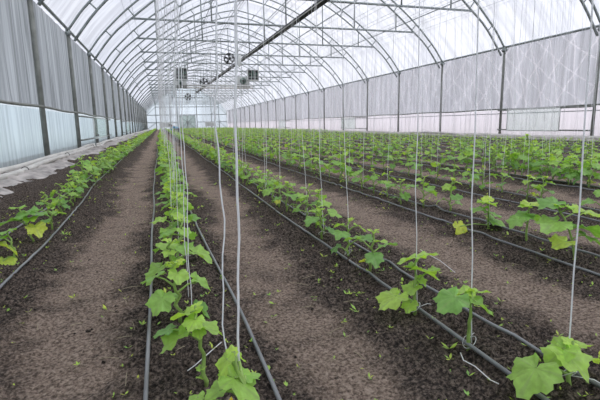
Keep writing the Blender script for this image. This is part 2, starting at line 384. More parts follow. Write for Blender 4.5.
# ------------------------------------------------------------------ frame: posts, trusses, rails
def place(k): return 'nearest the camera' if k == -1 else None
for side, x, word in ((-1, XL, 'left'), (1, XR, 'right')):
    for k in KS:
        y = Y0 + DY*k; mb = MB(); w = .085
        rr = .082 if side < 0 else .07
        mb.tube([(0, 0, -.08), (0, 0, 2.5), (0, 0, EAVE)], [rr*1.05, rr, rr*.95], 10)
        o = empty('wall_post', (x, y, 0), f'grey steel post of the {word} wall, {ordn(k+2)} from the camera end', 'post', f'posts along the {word} wall')
        mb.build('post_tube', steel_post, o)
        b = MB(); b.box((-.12, -.12, -.03), (.12, .12, .02)); b.build('base_plate', steel_post, o, smooth=False)
        b = MB(); b.tube([(0, -.13, EAVE-.12), (0, .13, EAVE-.12)], .1, 8); b.tube([(0, 0, EAVE-.2), (0, 0, EAVE+.03)], .1, 8); b.build('top_clamp', steel, o)
# truss : build once then copy
def truss(y, k):
    o = empty('roof_truss', (XC, y, CH), f'grey double-tube arched roof truss, {ordn(k+2)} from the camera end', 'roof truss', 'arched roof trusses')
    return o
P = lambda x, z: (x-XC, 0, z-CH)
parts = []
mb = MB(); mb.tube([P(x, z) for x, z in OUTER], .056, 8); parts.append(('outer_arch', mb.mesh('outer_arch', [steel])))
mb = MB(); mb.tube([P(x, z) for x, z in INNER], .056, 8); parts.append(('inner_arch', mb.mesh('inner_arch', [steel])))
mb = MB(); mb.tube([P(XL+2.3, CH), P(XC, CH), P(XR-2.3, CH)], .06, 8); parts.append(('tie_chord', mb.mesh('tie_chord', [steel])))
for x in (3.3, XC, 12.4, .2, 15.4):
    mb = MB(); mb.tube([P(x, CH), P(x, inner(x-XL))], .045, 8); parts.append(('hanger', mb.mesh('hanger', [steel])))
for dd in (1.25, 2.5, 3.9, 5.3, 6.8, 8.3, 9.8):
    for sgn in (0, 1):
        xi = XL+dd if not sgn else XR-dd
        # strut roughly normal to the arch
        do = dd-.33; xo = XL+do if not sgn else XR-do
        mb = MB(); mb.tube([P(xi, inner(dd)-.03), P(xo, outer(do)+.03)], .036, 6); parts.append(('web_strut', mb.mesh('web_strut', [steel])))
for k in KS:
    o = truss(Y0+DY*k, k)
    for n_, me in parts: link(n_, me, o)

def rail(name, pts, r, mat, label, cat, n=8, group=None):
    mb = MB(); mb.tube(pts, r, n); return tag(mb.build(name, mat), label, cat, group)
def longit(x, z, r=.04, ya=None, yb=None):
    ya = YA+.5 if ya is None else ya; yb = YEND if yb is None else yb
    return [(x, ya+(yb-ya)*i/30, z) for i in range(31)]
for x, word in ((XL, 'left'), (XR, 'right')):
    rail('eave_rail', longit(x, EAVE+.04), .06, steel, f'grey eave rail running along the top of the {word} wall', 'rail')
PUR = [(2.1, 'left slope, nearer the left eave'), (4.85, 'left slope, nearer the ridge'), (10.8, 'right slope, nearer the ridge'), (13.9, 'right slope, nearer the right eave'), (16.55, 'right slope, lowest of all')]
for x, word in PUR:
    rail('roof_purlin', longit(x, outer(x-XL)-.08), .035, steel, f'thin grey purlin under the roof film on the {word}', 'purlin')
rail('roof_purlin', longit(10.98, outer(10.98-XL)-.08), .03, pale_tube, 'pale purlin beside the grey one just right of the ridge', 'purlin')
rail('roof_purlin', longit(XC-.12, outer(11.2)-.02), .035, steel, 'grey ridge purlin at the top of the arches, left one', 'purlin')
rail('roof_purlin', longit(XC+.12, outer(11.2)-.02), .03, pale_tube, 'pale ridge purlin at the top of the arches, right one', 'purlin')
for x, z, word in ((XL-.02, 1.63, 'left'), (XR+.02, 1.6, 'right')):
    pts = [(x+.06*(-1 if x > 0 else 1), y, z+.02*math.sin(y*.9)) for y in np.linspace(YA+1, YEND-.2, 260)]
    rail('curtain_roller', pts, .04, steel_post, f'long dark roller tube under the {word} shade net', 'roller tube')
# lower film apron: thin white band and rails
curtain('film_apron', XL-.19, 0.08, 1.58, wall_film, .016, 5, 41, 'milky bluish plastic film curtain along the foot of the left wall', 'film curtain')
curtain('film_apron', XR+.19, 0.05, 1.55, wall_film_r, .012, 4, 51, 'milky pinkish plastic film curtain along the foot of the right wall', 'film curtain')
rail('side_rail', longit(XR+.02, 1.36), .022, steel, 'thin horizontal rail on the right wall below the shade net', 'rail')
# overhead dark duct with pale tube
pts = [(8.08 - .0206*y, y, CH-.32) for y in np.linspace(-2, 80, 60)]
op = empty('overhead_duct', (0, 0, 0), 'dark duct running lengthwise under the middle of the tie chords', 'duct')
mb = MB(); mb.tube(pts, .15, 12); mb.build('duct_body', dark_tube, op)
mb = MB(); mb.tube([(x-.16, y, z-.06) for x, y, z in pts], .025, 6); mb.build('pale_side_tube', pale_tube, op)
for i, y in enumerate(np.arange(Y0-5.9, 80, DY)):
    mb = MB(); mb.tube([(8.08-.0206*y, y-.03, CH-.32), (8.08-.0206*y, y+.03, CH-.32)], .17, 12)
    mb.tube([(8.08-.0206*y, y, CH-.17), (8.08-.0206*y, y, CH+.02)], .02, 6); mb.build('hanger_clip', steel, op)

WO = {False: (-.2, .22), True: (.12, .6)}
# crop support wires above every row
for i, x in enumerate(ROWS):
    for j in (0, 1):
        rail('support_wire', longit(x + WO[i == 1][j], CH+.075), .0085, steel, f'{("left", "right")[j]} thin crop wire over the {ordn(i+1)} plant row from the left', 'wire', 5, 'crop wires')

# ------------------------------------------------------------------ end wall framing and door
YE = YEND + .1
ew = empty('end_wall_frame', (XC, YE, 0), 'steel framework of uprights and cross rails on the far end wall', 'end wall frame')
for x in (-.93, 3.0, 5.0, 10.4, 14.6, 16.8):
    mb = MB(); mb.tube([(x-XC, 0, 0), (x-XC, 0, min(outer(x-XL)-.1, 11.5))], .11, 8); mb.build('upright', steel, ew)
for z, xa, xb in ((1.95, XL, 5.1), (1.95, 10.3, XR), (4.05, XL, XR), (6.3, -1.0, 16.8), (9.0, 3, 12.5)):
    mb = MB(); mb.tube([(xa-XC, 0, z), (xb-XC, 0, z)], .11, 8); mb.build('cross_rail', steel, ew)
for xa, za, xb, zb in ((XL, 4.05, -.9, 6.3), (XR, 4.05, 16.8, 6.3), (14.6, 4.05, 16.8, 6.3), (XL, 0.1, -.9, 1.95), (XR, 0.1, 16.8, 1.95)):
    mb = MB(); mb.tube([(xa-XC, 0, za), (xb-XC, 0, zb)], .07, 6); mb.build('brace', steel, ew)
d1 = tag(link('door_1', None, None, (7.7, YE-.25, 0)), 'pale double door with diagonal braces in the far end wall', 'door', None, 'structure')
for s_ in (-1, 1):
    mb = MB(); x0, x1 = (-2.25, -.06) if s_ < 0 else (.06, 2.25)
    mb.box((x0, -.03, .05), (x1, .03, 3.8)); lf = mb.build('door_leaf', door_film, d1, smooth=False)
    mb = MB()
    for a, b in (((x0, .05), (x1, .05)), ((x0, 3.8), (x1, 3.8)), ((x0, .05), (x0, 3.8)), ((x1, .05), (x1, 3.8)), ((x0, 1.95), (x1, 1.95)), ((x0, 3.8) if s_ < 0 else (x1, 3.8), (x1, 1.95) if s_ < 0 else (x0, 1.95)), ((x0, .05) if s_ < 0 else (x1, .05), (x1, 1.95) if s_ < 0 else (x0, 1.95))):
        mb.tube([(a[0], -.07, a[1]), (b[0], -.07, b[1])], .07, 6)
    mb.build('door_frame', steel, lf)
    mb = MB(); mb.tube([(s_*.25, -.18, 1.5), (s_*.25, -.18, 2.1)], .05, 6); mb.build('handle', steel_post, lf)
for x, word in ((1.4, 'left'), (14.2, 'right')):
    e = empty('vent_box', (x, YE-.6, .7), f'pale grey louvred box {word} of the far door', 'vent box')
    mb = MB(); mb.box((-1.5, -.3, 0), (1.5, .3, 1.3)); mb.build('housing', frame_w, e, smooth=False)
    mb = MB()
    for i in range(6): mb.box((-1.35, -.36, .1+i*.2), (1.35, -.3, 0.2+i*.2))
    mb.build('louvre', frame_w, e, smooth=False)
    mb = MB(); mb.box((-1.3, -.2, -.7), (-1.2, .2, 0)); mb.box((1.2, -.2, -.7), (1.3, .2, 0)); mb.build('stand', steel, e, smooth=False)

# ------------------------------------------------------------------ side vent panels
def vent_panel(x, ya, yb, z0, z1, side, label, posts):
    s_ = -side
    e = empty('greenhouse_vent', (x+s_*.2, (ya+yb)/2, z0), label, 'vent')
    h = (yb-ya)/2; mb = MB(); mb.box((-.025, -h, 0), (.025, h, z1-z0)); mb.build('panel_sheet', panel_m, e, smooth=False)
    mb = MB()
    for yy in (-h, h): mb.tube([(0, yy, 0), (0, yy, z1-z0)], .03, 6)
    for zz in (0, z1-z0): mb.tube([(0, -h, zz), (0, h, zz)], .03, 6)
    mb.build('panel_frame', frame_w, e)
    for zz in (.03, z1-z0-.02):
        for pa, pb in posts:
            mb = MB(); mb.tube([(0, pa-(ya+yb)/2, zz), (0, pb-(ya+yb)/2, zz)], .035, 6)
            yq = pa-(ya+yb)/2 if abs(pa-(ya+yb)/2) > h+.1 else pb-(ya+yb)/2
            mb.tube([(0, yq, zz), (-s_*.2, yq, zz)], .03, 6)
            mb.build('bracket_arm', steel_post, e)
vent_panel(XR, 17.35, 20.85, .42, 1.56, 1, 'nearest pale green sheet panel on the right wall below the net', [(15.7, 17.35), (20.85, 21.6)])
vent_panel(XR, 41.6, 45.3, .38, 1.5, 1, 'far pale green sheet panel on the right wall below the net', [(39.3, 41.6), (45.3, 45.2)])
vent_panel(XR, 68, 72, .4, 1.5, 1, 'farthest pale panel on the right wall below the net', [(66, 68)])
vent_panel(XL, 25.2, 30.6, .42, 1.5, -1, 'nearest pale sheet panel on the left wall with pipe brackets', [(21.6, 25.2), (30.6, 33.4)])
vent_panel(XL, 48.5, 53.5, .42, 1.5, -1, 'far pale sheet panel on the left wall, beyond the nearest one', [(45.2, 48.5)])

# ------------------------------------------------------------------ ground sheets on the ledges and twin white pipes
def ledge(x_in, x_out, zt, side, label):
    """film sheet draped over the soil ledge at the wall foot"""
    ysr = np.array(spaced(YA+1, 30, .035, .12) + spaced(30.2, YEND-.2, .3, 1.0)); k = 16; co = []
    for y in ysr:
        edge = x_out + side*(.36*math.exp(-(max(0, y-5)/5)**2)) + side*(-1)*(.18*math.sin(y*.83+1)+.12*math.sin(y*2.3)+.05*math.sin(y*6.1))
        for j in range(k):
            t = j/(k-1); x = x_in + (edge-x_in)*t
            base = zt*(1-t**1.6) + .025
            wr = .05*math.sin(y*9+x*5*math.sin(y*.4)+3*math.sin(y*1.7))*t**.5 + .03*math.sin(y*21+x*9+2*math.sin(y*3))*t**.4
            co.append((x, y, max(base + wr*(1-t**5), .012) + .015 - .05*t**8))
    co = np.array(co)*S; i = np.arange(len(ysr)*k).reshape(-1, k)
    q = np.stack([i[:-1, :-1], i[:-1, 1:], i[1:, 1:], i[1:, :-1]], -1).reshape(-1, 4)
    tag(link('ground_sheet', np_mesh('ground_sheet', co, q, sheet_m)), label, 'ground sheet')
ledge(XL-.05, -2.45, .05, 1, 'creased whitish plastic sheet on the ground along the left wall')
ledge(XR+.05, 17.95, .10, -1, 'creased whitish plastic sheet on the ground along the right wall')
for side, x, word in ((1, XL, 'left'), (-1, XR, 'right')):
    for j, (off, r, w2) in enumerate(((.24, .062, 'wall-side'), (.50, .06, 'plant-side'))):
        pts = []
        for y in np.concatenate([np.arange(YA+1, 40, .4), np.arange(40, YEND-.3, 1.6)]):
            xo = off + .05*math.sin(y*.5+j*2) + .03*math.sin(y*1.3+j)
            zz = .075 - .02*j + r + .022*math.sin(y*.9+j*1.5) + (.07 if math.sin(y*.21+j*2) > .8 and j else 0)
            pts.append((x+side*xo, y, zz))
        e = empty('heating_pipe', (0, 0, 0), f'dusty white flexible pipe at the foot of the {word} wall, {w2} one of the pair', 'pipe')
        mb = MB(); mb.tube(pts, r, 10); mb.build('pipe_body', duct_m, e)
        if side > 0 and j == 1:
            for q in (35, 48, 62):
                p0 = pts[q]; mb = MB(); mb.tube([(p0[0]+.076*math.cos(a), p0[1]+.01*math.sin(a), p0[2]+.076*math.sin(a)) for a in np.linspace(0, 2*math.pi, 14)], .009, 5); mb.build('tie_band', dark_tube, e)
# small standpipe near left panel
e = empty('water_tap', (XL+.55, 22.5, .0), 'thin bent grey standpipe beside the white pipes at the left wall', 'standpipe')
mb = MB(); mb.tube([(0, 0, .1), (0, 0, .5), (.03, .1, .56), (.02, .6, .55), (.01, 1.2, .58)], .028, 6); mb.build('riser', steel, e)
mb = MB(); mb.box((-.05, .9, .56), (.05, 1.15, .66)); mb.build('valve', steel_post, e, smooth=False)

# ------------------------------------------------------------------ fans
def fan_box(x, y, z, w, h, label, dep=.6):
    e = empty('heater_fan', (x, y, z), label, 'fan')
    mb = MB(); t = .06
    mb.box((-w/2, 0, 0), (w/2, dep, t)); mb.box((-w/2, 0, h-t), (w/2, dep, h)); mb.box((-w/2, 0, 0), (-w/2+t, dep, h)); mb.box((w/2-t, 0, 0), (w/2, dep, h))
    mb.build('housing', frame_w, e, smooth=False)
    mb = MB(); mb.box((-w/2+t, .25, t), (w/2-t, .3, h-t)); mb.build('dark_grille', black_m, e, smooth=False)
    mb = MB()
    for i in (1, 2): mb.box((-w/2+w*i/3-.02, -.03, 0), (-w/2+w*i/3+.02, .02, h))
    mb.box((-w/2, -.03, h*.28), (w/2, .02, h*.31)); mb.build('guard_bar', frame_w, e, smooth=False)
    bl = MB()
    for a in range(5):
        t0 = a*2*math.pi/5; c = math.cos; s_ = math.sin; rr = min(w, h)*.42
        bl.add([(0, .12, h/2), (c(t0)*rr, .1, h/2+s_(t0)*rr), (c(t0+.6)*rr, .2, h/2+s_(t0+.6)*rr), (0, .14, h/2), ], [(0, 1, 2)])
    bl.build('blade', green_m, e, smooth=False)
    mb = MB()
    for sx in (-w*.4, w*.4): mb.tube([(sx, dep/2, h), (sx, dep/2, h+.25)], .025, 6)
    mb.build('hanger_rod', steel, e)
    return e
def heater(x, y, z, w, h, label):
    e = empty('air_heater', (x, y, z), label, 'heater')
    mb = MB(); mb.box((-w/2, 0, 0), (w/2, .9, h*.35)); mb.build('tray', steel_post, e, smooth=False)
    mb = MB(); mb.box((-w/2, .1, h*.35), (w/2, .8, h)); mb.build('casing', frame_w, e, smooth=False)
    mb = MB(); mb.tube([(0, .1, h*.65), (0, -.12, h*.65)], h*.27, 14); mo = mb.build('motor', green_m, e)
    mb = MB(); mb.tube([(0, -.12, h*.65), (0, -.2, h*.65)], h*.12, 10); mb.build('hub', black_m, mo)
    mb = MB()
    for sx in (-w*.42, w*.42): mb.tube([(sx, .4, h), (sx, .4, CH-z)], .02, 6)
    mb.build('hanger_rod', steel, e)
def axial(x, y, z, r, label):
    e = empty('circulation_fan', (x, y, z), label, 'fan')
    mb = MB(); ring = [(r*math.cos(a), 0, r*math.sin(a)) for a in np.linspace(0, 2*math.pi, 22)]
    mb.tube(ring, r*.07, 6); mb.tube([(p[0], .35, p[2]) for p in ring], r*.07, 6); mb.build('guard_ring', black_m, e)
    for a in range(5):
        t0 = a*2*math.pi/5+.3; c, s_ = math.cos, math.sin
        mb = MB(); vs = []
        for (rad, da, yy) in ((.15, -.2, .1), (.15, .5, .22), (.9, .38, .24), (.95, .1, .17), (.88, -.18, .1)):
            vs.append((c(t0+da)*rad*r, yy, s_(t0+da)*rad*r))
        vs += [(v[0], v[1]+.02, v[2]) for v in vs]; n = 5
        mb.add(vs, [tuple(range(n)), tuple(range(2*n-1, n-1, -1))] + [(i, (i+1) % n, n+(i+1) % n, n+i) for i in range(n)]); mb.build('blade', black_m, e, smooth=False)
    mb = MB(); mb.tube([(0, .02, 0), (0, .5, 0)], r*.28, 12); mb.build('motor', black_m, e)
    mb = MB(); mb.tube([(0, .2, r), (0, .2, max(r+.1, CH-z))], .03, 6); mb.tube([(-r*.9, .2, 0), (r*.9, .2, 0)], .03, 6); mb.build('bracket', steel, e)
fan_box(2.3, 45, 5.35, 1.12, 1.12, 'dark square fan box in white frame hanging left of centre')
heater(2.25, 46.5, 4.75, 1.15, .62, 'pale heater with dark tray under the left hanging fan box')
fan_box(10.3, 50, 5.85, 1.25, 1.15, 'dark square fan box in white frame hanging right of centre')
heater(9.2, 50.5, 5.0, 1.5, 1.25, 'pale heater with green motor beside the right hanging fan box')
mb = MB(); mb.tube([(-4.0, 0, 0), (4.0, 0, 0)], .09, 8); e = mb.build('cross_pipe', pale_tube, None, (6.1, 49.5, 5.2)); tag(e, 'pale pipe crossing between the two hanging heaters', 'pipe')
mb = MB(); mb.tube([(-4.0, 0, 0), (4.0, 0, 0)], .07, 8); e = mb.build('cross_pipe', duct_m, None, (6.1, 49.5, 4.95)); tag(e, 'lower dusty pipe crossing between the two hanging heaters', 'pipe')
axial(5.95, 38.5, 6.5, .42, 'black circulation fan hung highest, left of the dark duct')
axial(5.44, 56, 6.1, .48, 'black circulation fan hanging level with the crossing pipes')
axial(5.18, 84, 6.08, .55, 'farthest black circulation fan above the end wall door')
for x, y, z in ((7.1, 38.6, 6.5),):
    mb = MB(); mb.tube([(0, 0, 0), (.1, 0, .1), (.12, 0, .9)], .13, 8); tag(mb.build('cable_box', frame_w, None, (x-.4, y, z-.6)), 'pale vertical box beside the highest black fan', 'box')

# ------------------------------------------------------------------ drip hoses
HO = {0: [(-.21, -.02), (.17, .03)], 1: [(-.16, .01), (.24, .04)], 2: [(-.10, .015), (.13, .02)], 3: [(-.2, .02), (.1, .02)], 4: [(-.3, .02), (.1, .02)]}
NW = ['the first row, by the left wall', 'the second row, in front of the camera', 'the third row', 'the fourth row']
def rowword(i): return NW[i] if i < 4 else f'the {ordn(i+1)} row from the left wall'
for i, x in enumerate(ROWS):
    for j, (off, amp) in enumerate(HO.get(i, [(-.17, .02), (.17, .02)])):
        ph = rnd.uniform(0, 6); ph2 = rnd.uniform(0, 6)
        yy = np.array(list(np.arange(.2, 14, .14)) + list(np.arange(14, 132, 1.0)))
        if i == 0: base = x + off + (-.02*np.clip(yy-4, 0, 8) if j else -.0*yy)
        elif i == 1 and j == 0: base = x + off - .012*np.clip(yy-1.5, 0, 5)
        elif i == 2 and j == 1: base = x + off + 0*yy
        else: base = x + off + 0*yy
        xx = base + abs(amp)*1.0*np.sin(yy*.8+ph) + .006*np.sin(yy*2.1+ph2)
        zz = soil_h(xx, yy)
        zs = np.convolve(np.pad(zz, 4, 'edge'), np.ones(9)/9, 'valid') + .016
        zs = np.maximum(zs, zz + .006)
        mb = MB(); mb.tube([(a, b, c+.004) for a, b, c in zip(xx, yy, zs)], .0088 if i < 5 else .011, 8 if i < 4 else 5)
        tag(mb.build('drip_hose', hose_m), f'{"left" if j == 0 else "right"} grey drip hose of {rowword(i)}', 'hose', 'drip hoses')

# ------------------------------------------------------------------ plants
CO = [(0, 1.08), (9, .95), (20, .80), (33, .73), (45, .86), (53, .90), (61, .77), (75, .64), (88, .71), (98, .74), (108, .67), (122, .62), (138, .60), (152, .56), (166, .42), (180, .13)]
def leaf_r(a):
    a = abs(a); return float(np.interp(a, [c[0] for c in CO], [c[1] for c in CO]))
def onY(px, py, Y):
    d = R @ np.array([px-300, py-200, 441.]); t = Y/d[1]; return (d[0]*t, Y, 1+d[2]*t)
def add_leaf(mb, base, az, pitch, size, rng, tint, detail=2, mat=0, droop=.35, roll=0.0):
    """blade: base = petiole junction; az heading, pitch of the blade axis"""
    n = {2: 44, 1: 16, 0: 8}[detail]; rings = {2: 4, 1: 2, 0: 1}[detail]
    ca, sa = math.cos(az), math.sin(az); cp, sp = math.cos(pitch), math.sin(pitch)
    ax = Vector((ca*cp, sa*cp, sp)); side = Vector((-sa, ca, 0)); nor = ax.cross(side)
    if nor.z < 0: nor = -nor
    side = (side*math.cos(roll) + nor*math.sin(roll)); nor = ax.cross(side)
    if nor.z < 0: nor = -nor
    L_ = size*.62; B = Vector(base); ph = rng.uniform(0, 6); cup = rng.uniform(-.2, .35); fold = rng.uniform(.12, .42)
    vs = [tuple(B)]; uv = [(0.001, 0)]
    for k in range(1, rings+1):
        f = k/rings
        for i in range(n):
            a = -180 + 360*(i+.5)/n; r = leaf_r(a)
            if detail == 2 and k == rings: r *= 1 + (.045 if i % 2 else -.03)
            r *= f; lx = r*math.cos(math.radians(a)); ly = r*math.sin(math.radians(a))*1.02
            w = -droop*.5*(lx**2 if lx > 0 else lx**2*.6)*1.0 - cup*ly*ly + fold*abs(ly)*.6 - .12*fold + .085*f*f*math.sin(math.radians(a)*5+ph) + (.03*f*math.cos(math.radians(a)*14.4) if detail == 2 else 0)
            p = B + (ax*lx + side*ly + nor*w)*L_ if True else None
            vs.append(tuple(p)); uv.append((lx, ly))
    fs = [(0, 1+i, 1+(i+1)) for i in range(n-1)]
    for k in range(1, rings):
        o = 1+(k-1)*n
        fs += [(o+i, o+n+i, o+n+i+1, o+i+1) for i in range(n-1)]
    mb.add(vs, fs, mat, tint, uv); mb.hasuv = True

def plant_spec(rng, h, nl, size, lean=0.0, leaves=None):
    """returns stem points and list of leaves (node, az, petiole length, size, tint, pitch)"""
    st = [(0, 0, -.02)]; x = y = 0; n = nl+2
    la = rng.uniform(0, 6.28)
    for i in range(1, n+1):
        t = i/n
        x = lean*math.cos(la)*t*h + .012*math.sin(i*2.4+la)*(1+t); y = lean*math.sin(la)*t*h + .012*math.cos(i*2.1+la)*(1+t)
        st.append((x, y, h*t))
    lv = []
    az = rng.uniform(0, 6.28)
    for i in range(nl):
        t = (i+1.2)/(nl+1.2); az += math.radians(137+rng.uniform(-25, 25))
        k = 1 - abs(t-.45)*1.1
        sz = size*max(.35, k)*rng.uniform(.85, 1.15)
        tint = .18+.42*t + rng.uniform(-.12, .12)
        if i == 0 and rng.random() < .45: tint = rng.uniform(.75, 1.0); sz *= .7
        lv.append(dict(z=t*h, az=az, pl=sz*rng.uniform(.55, .95)*(1.15-.5*t), size=sz, tint=min(1, max(0, tint)), pitch=rng.uniform(-.55, .25)-.25*(1-t)))
    lv.append(dict(z=h, az=az+2.2, pl=.015, size=size*.38, tint=.68, pitch=rng.uniform(.2, .9)))
    lv.append(dict(z=h, az=az+5, pl=.01, size=size*.3, tint=.75, pitch=rng.uniform(.2, 1.0)))
    return st, lv
def at_z(st, z):
    for a, b in zip(st, st[1:]):
        if b[2] >= z - 1e-9:
            t = (z-a[2])/max(1e-9, b[2]-a[2]); return tuple(a[k]+(b[k]-a[k])*t for k in range(3))
    return st[-1]
def leaf_with_petiole(mb, st, lf, rng, detail, mats=(0, 1), pet=None):
    b = at_z(st, lf['z']); d = (math.cos(lf['az']), math.sin(lf['az'])); pl = lf['pl']
    up = pl*rng.uniform(.25, .6)
    p1 = (b[0]+d[0]*pl*.5, b[1]+d[1]*pl*.5, b[2]+up*.75); p2 = (b[0]+d[0]*pl, b[1]+d[1]*pl, b[2]+up)
    if detail >= 1:
        (pet or mb).tube([b, p1, p2], [.0058*1.1, .0048, .0042] if detail == 2 else .006, 6 if detail == 2 else 3, 0 if pet else mats[1], .5, caps=False)
    add_leaf(mb, p2, lf['az'], lf['pitch'], lf['size'], rng, lf['tint'], detail, mats[0], roll=rng.uniform(-.35, .35))

# leaves read off the photograph for the closest plants: base point -> (px, py, size px, heading deg, pitch deg, tint, depth offset)
EXPL = {
 (1, 1.60): [(172,341,34,200,-25,.5,-.03),(164,331,24,175,-10,.22,.02),(184,314,34,150,-15,.62,.03),(193,323,22,240,-20,.6,-.04),(211,328,34,-5,-20,.52,0),(199,333,15,-80,-30,.6,-.03),(200,367,9,100,20,.55,0),(201,377,9,-60,10,.6,0),(197,305,14,40,30,.7,.02)],
 (1, 1.13): [(243,384,48,-35,-30,.5,0),(223,366,30,200,-50,.62,.0),(240,357,19,0,-35,.6,.08),(214,394,28,190,-20,.5,.02),(192,400,24,175,-20,.5,.05),(250,374,26,20,-10,.45,.05),(232,350,12,90,50,.7,.02)],
 (2, 1.12): [(530,376,50,195,-30,.5,-.03),(556,354,38,165,-35,.55,0),(574,361,42,-75,-25,.6,-.05),(577,343,28,5,-5,.62,.04),(592,358,22,0,-25,.62,.03),(569,341,16,120,30,.7,0)],
 (2, 1.48): [(449,301,34,190,-25,.35,-.02),(460,293,26,160,-15,.58,.03),(482,305,34,-15,-30,.42,-.02),(481,291,20,10,-5,.62,.04),(470,291,12,90,40,.7,0)],
 (2, 1.88): [(390,300,32,195,-20,.66,-.02),(410,290,22,175,-25,.6,0),(409,306,17,220,-30,.6,-.03),(422,281,14,-60,-30,.6,0),(410,258,28,160,-8,.62,.02),(428,254,24,8,5,.62,.03),(425,271,34,-15,-15,.55,-.02),(435,269,12,10,20,.5,.03)],
 (3, 2.27): [(552,224,32,190,-12,.45,0),(563,205,20,60,0,.55,.05),(549,204,26,175,-10,.3,.1),(590,212,30,0,-5,.68,.02),(591,229,32,-5,-20,.3,-.03),(592,238,26,-30,-20,.4,-.05),(561,243,24,185,-10,.78,-.05),(572,208,12,100,40,.7,0)],
 (3, 2.76): [(522,216,20,180,-20,.35,0),(534,217,24,-10,-20,.35,0),(533,203,20,20,10,.75,.02),(524,206,14,150,5,.6,.03),(515,222,18,190,-30,.4,-.03)],
 (3, 3.22): [(489,203,20,0,-5,.55,.0),(493,213,22,-10,-15,.35,-.02),(461,230,18,-80,-60,.92,-.05),(478,210,18,180,-10,.4,0),(497,221,22,-30,-20,.4,-.02),(487,198,12,80,30,.8,0)],
 (0, 4.24): [(37,230,19,-60,-35,.9,-.05),(22,214,26,170,-10,.32,0),(41,213,20,0,-10,.3,.05),(17,207,16,120,0,.5,.08),(6,222,24,190,-10,.3,-.05),(30,218,14,100,20,.55,0)],
 (0, 3.75): [(11,249,22,20,-40,.85,0),(8,262,22,-10,-10,.8,-.1),(2,232,22,170,-10,.4,.05),(-8,240,26,190,-10,.4,0)],
}
def explicit(x, y, z, key):
    lv = []; hmax = .1
    for (px, py, s_, az, pt, tint, dy) in EXPL[key]:
        q = onY(px, py, y+dy); dep = proj(q)[2]; size = s_*dep/441*1.08; az = math.radians(az); pt = math.radians(pt)
        jx = q[0]-math.cos(az)*math.cos(pt)*size*.2-x; jy = q[1]-math.sin(az)*math.cos(pt)*size*.2-y; jz = q[2]-math.sin(pt)*size*.2-z
        lv.append((jx, jy, jz, az, pt, size, tint)); hmax = max(hmax, jz)
    return lv, hmax
def hand_plant(x, y, rng, label, group, key, flower=False):
    z = sh(x, y); e = empty('cucumber_plant', (x, y, z), label, 'plant', group); lv, h = explicit(x, y, z, key)
    top = max(lv, key=lambda l: l[2]); n = 9; st = []
    for i in range(n+1):
        t = i/n; st.append((top[0]*t*t*.9+.007*math.sin(i*2.1), top[1]*t*t*.9+.007*math.cos(i*1.7), -.02+(h+.01)*t))
    mb = MB(); mb.tube(st, [.0095*(1-.45*i/n) for i in range(n+1)], 8); mb.build('stem', stem_m, e)
    for (jx, jy, jz, az, pt, size, tint) in lv:
        b = at_z(st, max(.03, min(h*.97, jz - .35*math.hypot(jx, jy) - .01)))
        m1 = ((b[0]+jx)/2, (b[1]+jy)/2, (b[2]+jz)/2 + .018); mb = MB(); pm_ = MB()
        pm_.tube([b, m1, (jx, jy, jz)], [.0055, .0046, .004], 6, 0, .5, caps=False)
        add_leaf(mb, (jx, jy, jz), az, pt, size, rng, tint, 2, 0, roll=rng.uniform(-.25, .25)); lo = mb.build('leaf', leaf_m, e); pm_.build('petiole', stem_m, lo)
        if tint > .76: lo['label'] = 'yellow-green leaf'
    if flower: put_flower(e, st, h, rng)
    return h
def put_flower(e, st, h, rng, a0=2.6):
    fz = at_z(st, h*.45); c0 = Vector((fz[0]+.06*math.cos(a0), fz[1]+.06*math.sin(a0), fz[2]+.02))
    mb = MB(); mb.tube([fz, tuple(c0)], .0035, 5, 1)
    for a in range(5):
        t = a*1.2566; u = Vector((math.cos(t), math.sin(t), .5)); w = Vector((-math.sin(t), math.cos(t), 0))
        mb.add([tuple(c0), tuple(c0+u*.016+w*.009), tuple(c0+u*.03), tuple(c0+u*.016-w*.009)], [(0, 1, 2, 3)], 0)
    mb.build('flower', [flower_m, stem_m], e)
def near_plant(x, y, h, nl, size, rng, label, group, flower=False, extra=None):
    z = sh(x, y); e = empty('cucumber_plant', (x, y, z), label, 'plant', group)
    st, lv = plant_spec(rng, h, nl, size, rng.uniform(0, .18))
    if extra: lv = extra(lv)
    n = len(st)
    mb = MB(); mb.tube(st, [.0105*(1-.5*i/n) for i in range(n)], 8); mb.build('stem', stem_m, e)
    for lf in lv:
        mb = MB(); pt = MB(); leaf_with_petiole(mb, st, lf, rng, 2, pet=pt); lo = mb.build('leaf', leaf_m, e); pt.build('petiole', stem_m, lo)
        if lf['tint'] > .75 and lf['z'] < h*.6: lo['label'] = 'yellowing lower leaf'
    if flower: put_flower(e, st, h, rng)
    if rng.random() < .6:   # curly tendril
        b = at_z(st, h*.3); a0 = rng.uniform(0, 6.3); pts = []
        for i in range(18):
            t = i/17; r_ = .02*math.sin(t*3); q = t*11
            pts.append((b[0]+math.cos(a0)*.07*t+.018*t*math.cos(q), b[1]+math.sin(a0)*.07*t+.018*t*math.sin(q), b[2]+.01+.03*t))
        mb = MB(); mb.tube(pts, .002, 4); mb.build('tendril', stem_m, e)
    return e

def mesh_variant(k, detail, h, nl, size):
    rng = random.Random(1000+k); st, lv = plant_spec(rng, h, nl, size, rng.uniform(0, .25)); mb = MB()
    mb.tube(st, .009, 5 if detail else 3, 1)
    for lf in lv: leaf_with_petiole(mb, st, lf, rng, detail)
    return mb
def RSC(i, y): return (1.0, .95, .9, .8, .7, .62, .55, .5)[max(0, min(7, i-6))] if y < 45 else .85
